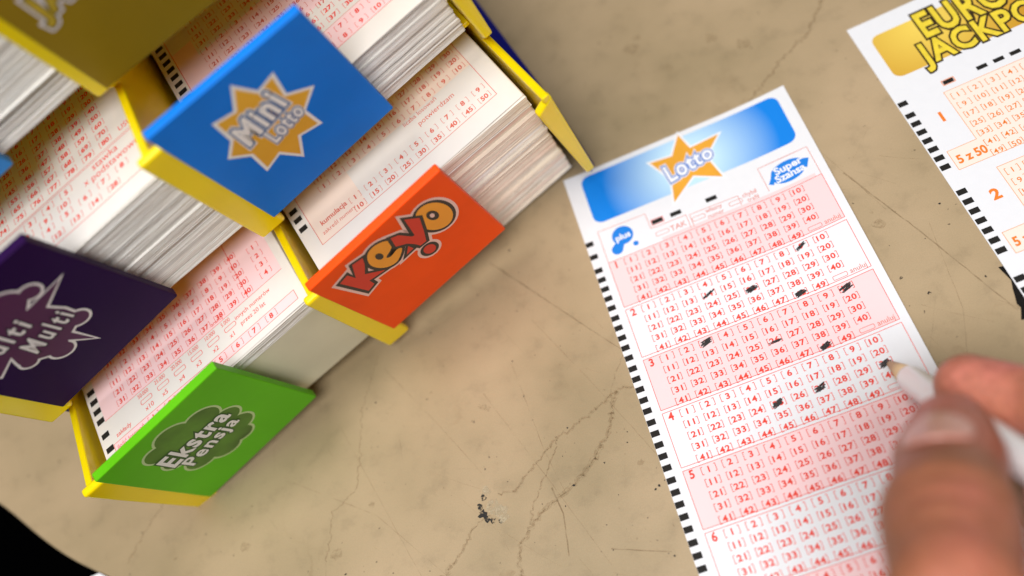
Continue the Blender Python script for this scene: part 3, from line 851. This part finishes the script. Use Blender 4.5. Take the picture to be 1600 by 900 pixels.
# ------------------------------------------------------------------ pads of slips
def pad(k, U, a0, a1, zt, zb, off, label, em, seed, draw, jit=.28, wav=.5, skew=0.0):
    """pad of slips in tier k; zt / zb: top and bottom height above the tier's origin"""
    t = empty('slip_pad', Md); tag(t, label, 'paper pad', 'pads of slips in the dispenser')
    r = random.Random(seed)
    def fr(z): b_ = (z + off * TV) / TZ; return b_ * TV + off * TZ     # v of the front at height z
    H = zt - zb; n = max(20, int(H / .2)); nx = 24
    V = []; F = []
    steps = []; cur = 0
    groups = []
    while len(groups) < n + 1:
        g_ = r.gauss(0, jit); c_ = r.gauss(0, jit * .7); ln = r.choice([2, 3, 5, 9, 14, 20])
        groups += [(g_ + r.gauss(0, .07), c_) for _ in range(ln)]
    ph = r.uniform(0, 6)
    ends = [r.gauss(0, .18) for _ in range(n + 1)]
    back = -150
    ya = {}
    for j in range(n + 1):
        z = zb + H * j / n
        g_, c_ = groups[j]
        for i in range(nx + 1):
            s_ = i / nx; x = a0 + (a1 - a0) * s_
            if i == 0: x += ends[j] + g_ * .3
            if i == nx: x += ends[j] + g_ * .3
            wv_ = wav * math.sin(s_ * 3.1 + ph + z * .05) * .5
            sag = wav * .8 * (j / n) * math.sin(math.pi * s_)
            vv_ = fr(z) + g_ + c_ * (s_ - .5) + wv_ + r.gauss(0, .03) + skew * (1 - j / n) * s_
            V.append((U + x, -(SV * k + vv_), SZ * k + z + wv_ * .25 * (z - zb) / H))
    nf = len(V)
    for j in range(n):
        for i in range(nx):
            a = j * (nx + 1) + i; F.append([a, a + 1, a + nx + 2, a + nx + 1])
    # rest of the block: side strips and back
    for j in range(n + 1):
        z = zb + H * j / n
        V.append((U + a0 + ends[j], -(SV * k + back), SZ * k + z)); V.append((U + a1 + ends[j], -(SV * k + back), SZ * k + z))
    for j in range(n):
        L0 = j * (nx + 1); L1 = L0 + nx + 1; b0 = nf + 2 * j; b1 = b0 + 2
        F.append([L0, L1, b1, b0]); F.append([L0 + nx, b0 + 1, b1 + 1, L1 + nx]); F.append([b0, b1, b1 + 1, b0 + 1])
    F.append([n * (nx + 1) + i for i in range(nx + 1)] + [nf + 2 * n + 1, nf + 2 * n])
    F.append([i for i in range(nx + 1)][::-1] + [nf, nf + 1])
    o = mesh_from('page_block', V, F, t, [em])
    # top sheet, its front edge at the block's front
    W_ = a1 - a0; vf = fr(zt) + SV * k
    ph2 = ph
    lf = lambda x, y: .25 + .4 * math.sin(x / W_ * 3.1 + ph2) ** 2 * math.exp(-(130 - y) / 18)
    top = sheet('top_slip', W_, 130, .1, lf, t, 18, 30, (PAPERT,))
    top.location = Vector((U + a0, -vf, SZ * k + zt)) * MM
    # sheet() runs towards -y; the slip lies with its foot at the front, so shift it back and count from there
    top.location.y += 130 * MM
    A_ = Art(lambda x, y, h: (x, -(130 - y), lf(x, 130 - y) + h)); A_.gx = W_ / 18; A_.gy = 130 / 30
    draw(A_, W_)
    pr = A_.build('slip_print', top)
    return t


def wtext(A, t, x, y, size, m, bold=0.0, sq=.88):
    V, F, bb = text_mesh(t, bold); A.add([(x + a * size * sq, y + b * size) for a, b in V], F, m, .05)
def outline(A, x0, y0, x1, y1, m, w_=.2, h=.045):
    A.rect(x0, y0, x1, y0 + w_, m, h); A.rect(x0, y1 - w_, x1, y1, m, h); A.rect(x0, y0 + w_, x0 + w_, y1 - w_, m, h); A.rect(x1 - w_, y0 + w_, x1, y1 - w_, m, h)
def c4(A, x, y, n, m, **k): cell(A, x, y, str(n), m, .05, wcell=k.get('w', 4.3), hc=2.5, size=2.7, bold=.03)
def tmarks(A, ys, x0=.3):
    for y in ys: A.rect(x0, y - 1.05, x0 + 2.9, y + 1.05, BLACK, .04)

def draw_keno(A, W_):
    outline(A, 5, 7.5, W_ - 5.5, 120, REDF, .2)
    A.rect(5.2, 7.7, 24, 34, mat('keno_tint', lin(243, 222, 208), rough=.7), .02)
    for i in range(9):
        x = W_ - 9 - 6.3 * i
        c4(A, x, 10, 50 - 5 * i, REDF); c4(A, x, 14.2, 9 - i, REDF)
    wtext(A, 'zakreśl numery', 7, 10.4, 2.4, REDF); wtext(A, 'kumulacja', 8, 14, 3.0, REDF, .02)
    wtext(A, 'potwierdzam', W_ - 30, 19, 3.1, REDF); wtext(A, 'liczba losowań', W_ - 34, 23.0, 2.6, REDF)
    for rr_ in range(8):
        for i in range(10): c4(A, W_ - 9 - 6.3 * i, 27 + rr_ * 4.2, (10 - i) + 10 * rr_, REDF)
    A.rect(24, 25, W_ - 5.7, 58, mat('keno_tint', lin(243, 222, 208)), .02)
    tmarks(A, [18.5, 23, 27.2, 32.4, 36.8, 41.2], 1.0)
def draw_mini(A, W_):
    outline(A, 5, 9, W_ - 5.5, 120, RED, .2); A.rect(5.2, 9.2, W_ - 5.7, 18.4, PINK, .02)
    A.rect(5.4, 18.6, W_ - 5.9, 18.75, RED, .047)
    for i in range(12): c4(A, 9 + 6.2 * i, 11.3, i + 1, RED)
    for i in range(10): c4(A, 16 + 6.2 * i, 16, i + 1, RED)
    for rr_ in range(14):
        for i in range(10): c4(A, 16 + 6.2 * i, 21.6 + rr_ * 4.2, (i + 1) + 10 * (3 - rr_ % 4), REDF if rr_ > 1 else RED)
    A.rect(5.2, 19, 13, 60, PINK, .02); A.rect(13, 30.2, W_ - 5.7, 51, PINK, .02)
    wtext(A, '1', 8, 30, 5, RED, .03)
    tmarks(A, [30 + 4.2 * i for i in range(12)], 1.2)
def draw_purple(A, W_):
    A.rect(4, 6.5, W_, 6.5 + .2, RED, .045); A.rect(4, 23.5, W_, 23.5 + .15, RED, .045); A.rect(4, 24.2, W_, 24.2 + .15, RED, .047)
    a = [11, 12, 13, 14, 28]
    for i, n_ in enumerate([10, 11, 12, 13, 14, 28]): c4(A, W_ - 14 - 6.9 * (5 - i), 9.4, n_, RED)
    for i, n_ in enumerate([3, 4, 5, 6, 7, 8]): c4(A, W_ - 9.5 - 6.9 * (5 - i), 13.8, n_, RED)
    for i, n_ in enumerate([8, 9, 10]): c4(A, W_ - 30 - 6.9 * (2 - i), 17.6, n_, RED)
    for i, n_ in enumerate([3, 4, 5]): c4(A, W_ - 28 - 6.9 * (2 - i), 21.4, n_, RED)
    wtext(A, 'x', W_ - 22, 17.4, 3.6, RED)
    wtext(A, 'podstawowo', W_ - 19.5, 16.8, 3.9, RED); wtext(A, 'stawka', W_ - 18, 20.4, 3.9, RED)
    for rr_ in range(11):
        for i in range(10): c4(A, W_ - 11 - 6.6 * (9 - i), 27 + rr_ * 4.0, (i + 1) + 10 * ((7 - rr_) % 8), RED)
    wtext(A, 'USUŃ', W_ - 6, 26, 3, RED)
def draw_green(A, W_):
    outline(A, 4, 2.5, W_ - 3, 6.6, RED, .16); A.rect(4.2, 2.7, W_ - 3.2, 6.4, PINK, .02)
    for i in range(8): c4(A, 20 + 6.9 * i, 4.6, i + 1, RED)
    wtext(A, 'ilość losowań', 5, 3.9, 2.2, RED); wtext(A, 'zakłady', 6, 8.0, 2.4, RED)
    for i, t_ in enumerate(['x10', 'x5', 'x4', 'x3', 'x2', 'x1']):
        x = 20 + 7.0 * i
        wtext(A, t_, x - 1.6, 8.4, 2.6, RED); A.frame(rrect(x - 2.4, 11.4, x + 2.2, 13.2, .5, 2), .18, RED, .05)
        wtext(A, ['50.000', '25.000', '20.000', '15.000', '10.000', '5.000'][i], x - 2.7, 14.4, 2.3, RED, 0, .7)
    wtext(A, 'innych numerów', W_ - 24, 12.8, 2.4, RED); wtext(A, 'przez 20 lat', W_ - 23, 9.6, 2.4, RED)
    A.rect(4, 16.6, W_ - 3, 50, PINK, .02)
    A.rect(W_ - 17, 16.8, W_ - 16.8, 50, RED, .045); A.rect(4, 16.6, W_ - 3, 16.6 + .15, RED, .045)
    for rr_ in range(5):
        for i in range(10): c4(A, 12 + 5.9 * i, 19 + rr_ * 4.1, (i + 1) + 10 * (3 - rr_ % 4), RED, w=4.0)
    for rr_ in range(4): c4(A, W_ - 8, 20 + rr_ * 4.1, 4 - rr_, RED)
    wtext(A, 'anuluj', W_ - 32, 17.4, 2.3, RED)
    tmarks(A, [6.2, 12.0, 18.0, 22.2, 26.4, 30.6], 1.0)
def draw_plain(A, W_):
    outline(A, 5, 7, W_ - 5, 110, RED, .2)
    for rr_ in range(6):
        for i in range(10): c4(A, 12 + 6.2 * i, 12 + rr_ * 4.2, i + 1 + 10 * rr_, RED)

pad(0, 0, 3.4, 84.6, 46.5, -10.5, -12.0, 'thick pad of slips behind the orange plate, edges streaked white and pink', EDGE_B, 3, draw_keno, .42, 1.1)
pad(1, 0, 3.8, 84.0, 24.0, 1.0, -6.8, 'thin pad of slips behind the blue plate with the amber star', EDGE_A, 5, draw_mini, .25, .8)
pad(2, 0, 3.8, 84.0, 44.0, .5, -6.8, 'pad of slips in the top tier, behind the dull gold plate', EDGE_A, 6, draw_plain)
pad(1, -88, 3.2, 84.6, 42.5, 2.5, -6.6, 'pad of slips behind the purple plate, stawka podstawowo printed on its top slip', EDGE_A, 8, draw_purple, .3, .9)
pad(2, -88, 3.2, 84.6, 50.0, .5, -6.6, 'tall pad of slips behind the light blue plate, at the upper left corner', EDGE_A, 9, draw_plain, .4, 1.0)
pad(0, -88, 3.4, 84.8, 48.0, 41.5, -6.0, 'thin pad of slips behind the lime green plate, raised on an ivory block', EDGE_A, 12, draw_green, .2, .9)
# ivory riser that fills the bin under the thin pad
Pr = [(prof(0, 1.0, -6.2)), (prof(0, 41.6, -6.2)), (-150, 41.2), (-150, .1)]
bplate('ivory_riser', Pr, -88 + 3.2, -1.6, IVORY, 1.0)

# ------------------------------------------------------------------ pencil
def pix(x, y, depth):
    """point seen at a pixel of the 1600 px photograph, at a depth in mm (used once, to set real 3-D anchors)"""
    d = cx * ((x - 800) / 1563.58 * depth) - cy * ((y - 450) / 1563.58 * depth) - cb * depth
    return Vector((28.905, -225.276, 281.930)) + d
tipP = Vector((71.2, -107.4, .45))
ax = (pix(1594, 714, 208) - tipP).normalized()
q_ = ax.to_track_quat('Z', 'Y')
pen = empty('pencil', Matrix.Translation(tipP * MM) @ q_.to_matrix().to_4x4())
tag(pen, 'white painted wooden pencil held in the fingers, its tip on the red slip', 'pencil')
def lathe(name, prof_, m, n=32, wob=None):
    V = []; F = []
    for z, r_ in prof_:
        for i in range(n):
            a = 2 * math.pi * i / n; rr_ = r_ * (1 + (wob(z, a) if wob else 0)); V.append((rr_ * math.cos(a), rr_ * math.sin(a), z + (wob(z, a) * 8 if wob else 0)))
    for j in range(len(prof_) - 1):
        for i in range(n): F.append([j * n + i, j * n + (i + 1) % n, (j + 1) * n + (i + 1) % n, (j + 1) * n + i])
    F.append(list(range(n))[::-1]); F.append([(len(prof_) - 1) * n + i for i in range(n)])
    return mesh_from(name, V, F, pen, [m], smooth=True)
lathe('graphite_tip', [(-.1, .25), (.4, .42), (3.2, .95)], mat('lead', lin(46, 44, 46), rough=.35))
WOOD = mat('pencil_wood', lin(226, 192, 150), rough=.65, var=.18, vscale=260, aspect=(1, 1, .12), bump=.2)
lathe('wood_cone', [(3.1, .98), (19.6, 3.55)], WOOD)
lathe('painted_barrel', [(18.2, 3.50), (18.9, 3.72), (20, 3.82), (125, 3.82), (126, 3.5)], mat('white_paint', lin(240, 240, 242), rough=.22, coat=.5), 48, lambda z, a: .045 * math.sin(6 * a) if z < 18.95 else 0)

# ------------------------------------------------------------------ the hand
def capsule(bm, a, b, ra, rb, n=20, m=7):
    a = Vector(a); b = Vector(b); d = (b - a); l = d.length; q = d.to_track_quat('Z', 'Y')
    rings = []
    for i in range(1, m):
        t = -math.pi / 2 + math.pi / 2 * i / m; rings.append((ra * math.sin(t), ra * math.cos(t)))
    rings.append((0, ra)); rings.append((l, rb))
    for i in range(1, m):
        t = math.pi / 2 * i / m; rings.append((l + rb * math.sin(t), rb * math.cos(t)))
    vs = []
    for z, r_ in rings:
        vs.append([bm.verts.new((a + q @ Vector((r_ * math.cos(2 * math.pi * i / n), r_ * math.sin(2 * math.pi * i / n), z))) * MM) for i in range(n)])
    for j in range(len(vs) - 1):
        for i in range(n): bm.faces.new([vs[j][i], vs[j][(i + 1) % n], vs[j + 1][(i + 1) % n], vs[j + 1][i]])
    s0 = bm.verts.new((a + q @ Vector((0, 0, -ra))) * MM); s1 = bm.verts.new((a + q @ Vector((0, 0, l + rb))) * MM)
    for i in range(n):
        bm.faces.new([s0, vs[0][(i + 1) % n], vs[0][i]]); bm.faces.new([s1, vs[-1][i], vs[-1][(i + 1) % n]])
bm = bmesh.new()
def chain(pts):
    for (a, ra), (b, rb) in zip(pts[:-1], pts[1:]): capsule(bm, a, b, ra, rb)
P_ = pix
th0, th1, th2, th3 = P_(1487, 676, 220), P_(1484, 722, 205), P_(1482, 800, 184), P_(1496, 930, 163)
mcp1 = P_(1600, 1180, 150)
thx = th1.lerp(th2, .52)
chain([(th0, 9.0), (th1, 11.3), (thx, 10.9), (th2.lerp(th3, .12), 12.5), (th2.lerp(th3, .8), 11.2), (th3, 11.4), (mcp1, 15)])
i0, i1, i2, i3 = P_(1512, 603, 240), P_(1610, 630, 229), P_(1790, 660, 205), P_(1990, 800, 170)
chain([(i0, 7.9), (i1, 8.5), (i2, 9.4), (i3, 12)])
m0, m1, m2, m3 = P_(1655, 775, 232), P_(1740, 770, 222), P_(1900, 830, 200), P_(2080, 980, 172)
chain([(m0, 7.6), (m1, 8.4), (m2, 9.4), (m3, 12)])
r0, r1, r2, r3 = P_(1720, 880, 236), P_(1800, 880, 226), P_(1950, 950, 205), P_(2120, 1130, 178)
chain([(r0, 7.4), (r1, 8), (r2, 9), (r3, 12)])
l0, l1, l2, l3 = P_(1790, 1000, 238), P_(1860, 1000, 228), P_(1990, 1080, 208), P_(2130, 1280, 188)
chain([(l0, 6.4), (l1, 7), (l2, 8), (l3, 11)])
wr = P_(2150, 1600, 175)
wr2 = wr + (wr - i3) * .9
for kk in (i3, m3, r3, l3): chain([(kk, 12), (wr, 21)])
chain([(mcp1, 15), (wr, 20)]); chain([(mcp1, 14), (i3, 12)]); chain([(wr, 22), (wr2, 27)])
me = bpy.data.meshes.new('person'); bm.to_mesh(me); bm.free()
SK = bpy.data.materials.new('skin'); SK.use_nodes = True
nt = SK.node_tree; N = nt.nodes; L = nt.links; p = N['Principled BSDF']
p.inputs['Roughness'].default_value = .5; p.inputs['Subsurface Weight'].default_value = .35
p.inputs['Subsurface Radius'].default_value = (1, .35, .2); p.inputs['Subsurface Scale'].default_value = .004
p.inputs['Specular IOR Level'].default_value = .35
tc = N.new('ShaderNodeTexCoord')
r1_ = ramp(noise(45, 3).outputs['Fac'], [(.32, lin(164, 108, 76)), (.5, lin(182, 116, 88)), (.68, lin(196, 118, 100))])
r2_ = ramp(noise(420, 4).outputs['Fac'], [(.3, (.80, .76, .74, 1)), (.7, (1.06, 1.05, 1.04, 1))])
# index lighter and pinker, thumb tip redder, nail fold browner, thumb's right side darker
cur = mulmix(r1_.outputs[0], r2_.outputs[0])
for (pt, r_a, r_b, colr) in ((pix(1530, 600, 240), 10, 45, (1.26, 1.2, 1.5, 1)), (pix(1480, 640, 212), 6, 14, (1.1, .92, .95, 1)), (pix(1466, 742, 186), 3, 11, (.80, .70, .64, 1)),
                        (pix(1560, 760, 196), 4, 16, (.82, .66, .62, 1))):
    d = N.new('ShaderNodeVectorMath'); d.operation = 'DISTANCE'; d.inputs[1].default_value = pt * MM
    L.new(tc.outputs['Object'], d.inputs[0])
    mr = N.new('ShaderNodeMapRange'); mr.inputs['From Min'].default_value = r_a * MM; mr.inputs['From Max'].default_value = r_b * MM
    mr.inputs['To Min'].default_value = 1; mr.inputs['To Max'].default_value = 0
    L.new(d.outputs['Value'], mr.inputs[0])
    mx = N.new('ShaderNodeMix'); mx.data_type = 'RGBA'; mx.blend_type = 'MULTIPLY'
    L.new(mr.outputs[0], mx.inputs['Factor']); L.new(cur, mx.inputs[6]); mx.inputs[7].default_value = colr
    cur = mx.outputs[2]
L.new(cur, p.inputs['Base Color'])
wvv = N.new('ShaderNodeTexNoise'); wvv.inputs['Scale'].default_value = 520; wvv.inputs['Detail'].default_value = 6
L.new(tc.outputs['Object'], wvv.inputs['Vector'])
bp = N.new('ShaderNodeBump'); bp.inputs['Strength'].default_value = .35; bp.inputs['Distance'].default_value = .0006
L.new(wvv.outputs['Fac'], bp.inputs['Height']); L.new(bp.outputs[0], p.inputs['Normal'])
kd = N.new('ShaderNodeVectorMath'); kd.operation = 'DISTANCE'; kd.inputs[1].default_value = pix(1484, 770, 170) * MM
L.new(tc.outputs['Object'], kd.inputs[0])
kw = N.new('ShaderNodeMapRange'); kw.inputs['From Min'].default_value = .002; kw.inputs['From Max'].default_value = .012
kw.inputs['To Min'].default_value = 1; kw.inputs['To Max'].default_value = 0; L.new(kd.outputs['Value'], kw.inputs[0])
axv = (th0 - th2).normalized()
dp = N.new('ShaderNodeVectorMath'); dp.operation = 'DOT_PRODUCT'; dp.inputs[1].default_value = axv * 1000 / .95
wn = N.new('ShaderNodeTexNoise'); wn.inputs['Scale'].default_value = 120; L.new(tc.outputs['Object'], wn.inputs['Vector'])
wa = N.new('ShaderNodeVectorMath'); wa.operation = 'MULTIPLY_ADD'; wa.inputs[1].default_value = (.003, .003, .003)
L.new(wn.outputs['Color'], wa.inputs[0]); L.new(tc.outputs['Object'], wa.inputs[2]); L.new(wa.outputs[0], dp.inputs[0])
sn = N.new('ShaderNodeMath'); sn.operation = 'SINE'; L.new(dp.outputs['Value'], sn.inputs[0])
ml = N.new('ShaderNodeMath'); ml.operation = 'MULTIPLY'; L.new(sn.outputs[0], ml.inputs[0]); L.new(kw.outputs[0], ml.inputs[1])
b2 = N.new('ShaderNodeBump'); b2.inputs['Strength'].default_value = .35; b2.inputs['Distance'].default_value = .0007
L.new(ml.outputs[0], b2.inputs['Height']); L.new(bp.outputs[0], b2.inputs['Normal']); L.new(b2.outputs[0], p.inputs['Normal'])
hand = link('person', me, None, [SK])
tag(hand, 'bare right hand holding the white pencil between thumb and index finger', 'person')
rm = hand.modifiers.new('remesh', 'REMESH'); rm.mode = 'VOXEL'; rm.voxel_size = .0009; rm.use_smooth_shade = True
sm_ = hand.modifiers.new('smooth', 'SMOOTH'); sm_.factor = .5; sm_.iterations = 12
# knuckle creases across the back of the thumb are pressed in by a displaced copy of the surface
# thumb nail: a curved plate on the side that faces up
axis = (th0 - th2).normalized()
camP = Vector((28.905, -225.276, 281.930))
mid_ = th1.lerp(th2, .40)
up_ = (camP - mid_); up_ = (up_ - axis * up_.dot(axis)).normalized()
up_ = (Matrix.Rotation(math.radians(-15), 3, axis) @ up_)
sd_ = axis.cross(up_).normalized()
V = []; F = []; nu, nv_ = 16, 14
for j in range(nv_ + 1):
    tt = j / nv_ * 2 - 1
    for i in range(nu + 1):
        s_ = i / nu * 2 - 1
        # rounded (superellipse) outline
        hw = (1 - abs(tt) ** 3.2 * .55)
        a = s_ * .64 * hw; along = tt * 6.4 + (1 - s_ * s_) * .9 * (1 if tt > 0 else -.9) * abs(tt)
        R_ = 11.72 - (.7 if tt > .6 else 0) * (tt - .6) - .5 * abs(s_) ** 4
        c_ = mid_ + axis * along
        V.append(c_ + up_ * (R_ * math.cos(a)) + sd_ * (R_ * math.sin(a)))
for j in range(nv_):
    for i in range(nu): F.append([j * (nu + 1) + i, j * (nu + 1) + i + 1, (j + 1) * (nu + 1) + i + 1, (j + 1) * (nu + 1) + i])
nl = mesh_from('thumb_nail', V, F, hand, [mat('nail', lin(204, 146, 132), rough=.36, sss=.3, ssd=.001, coat=.3)], smooth=True)
so = nl.modifiers.new('solid', 'SOLIDIFY'); so.thickness = .0007; so.offset = 0
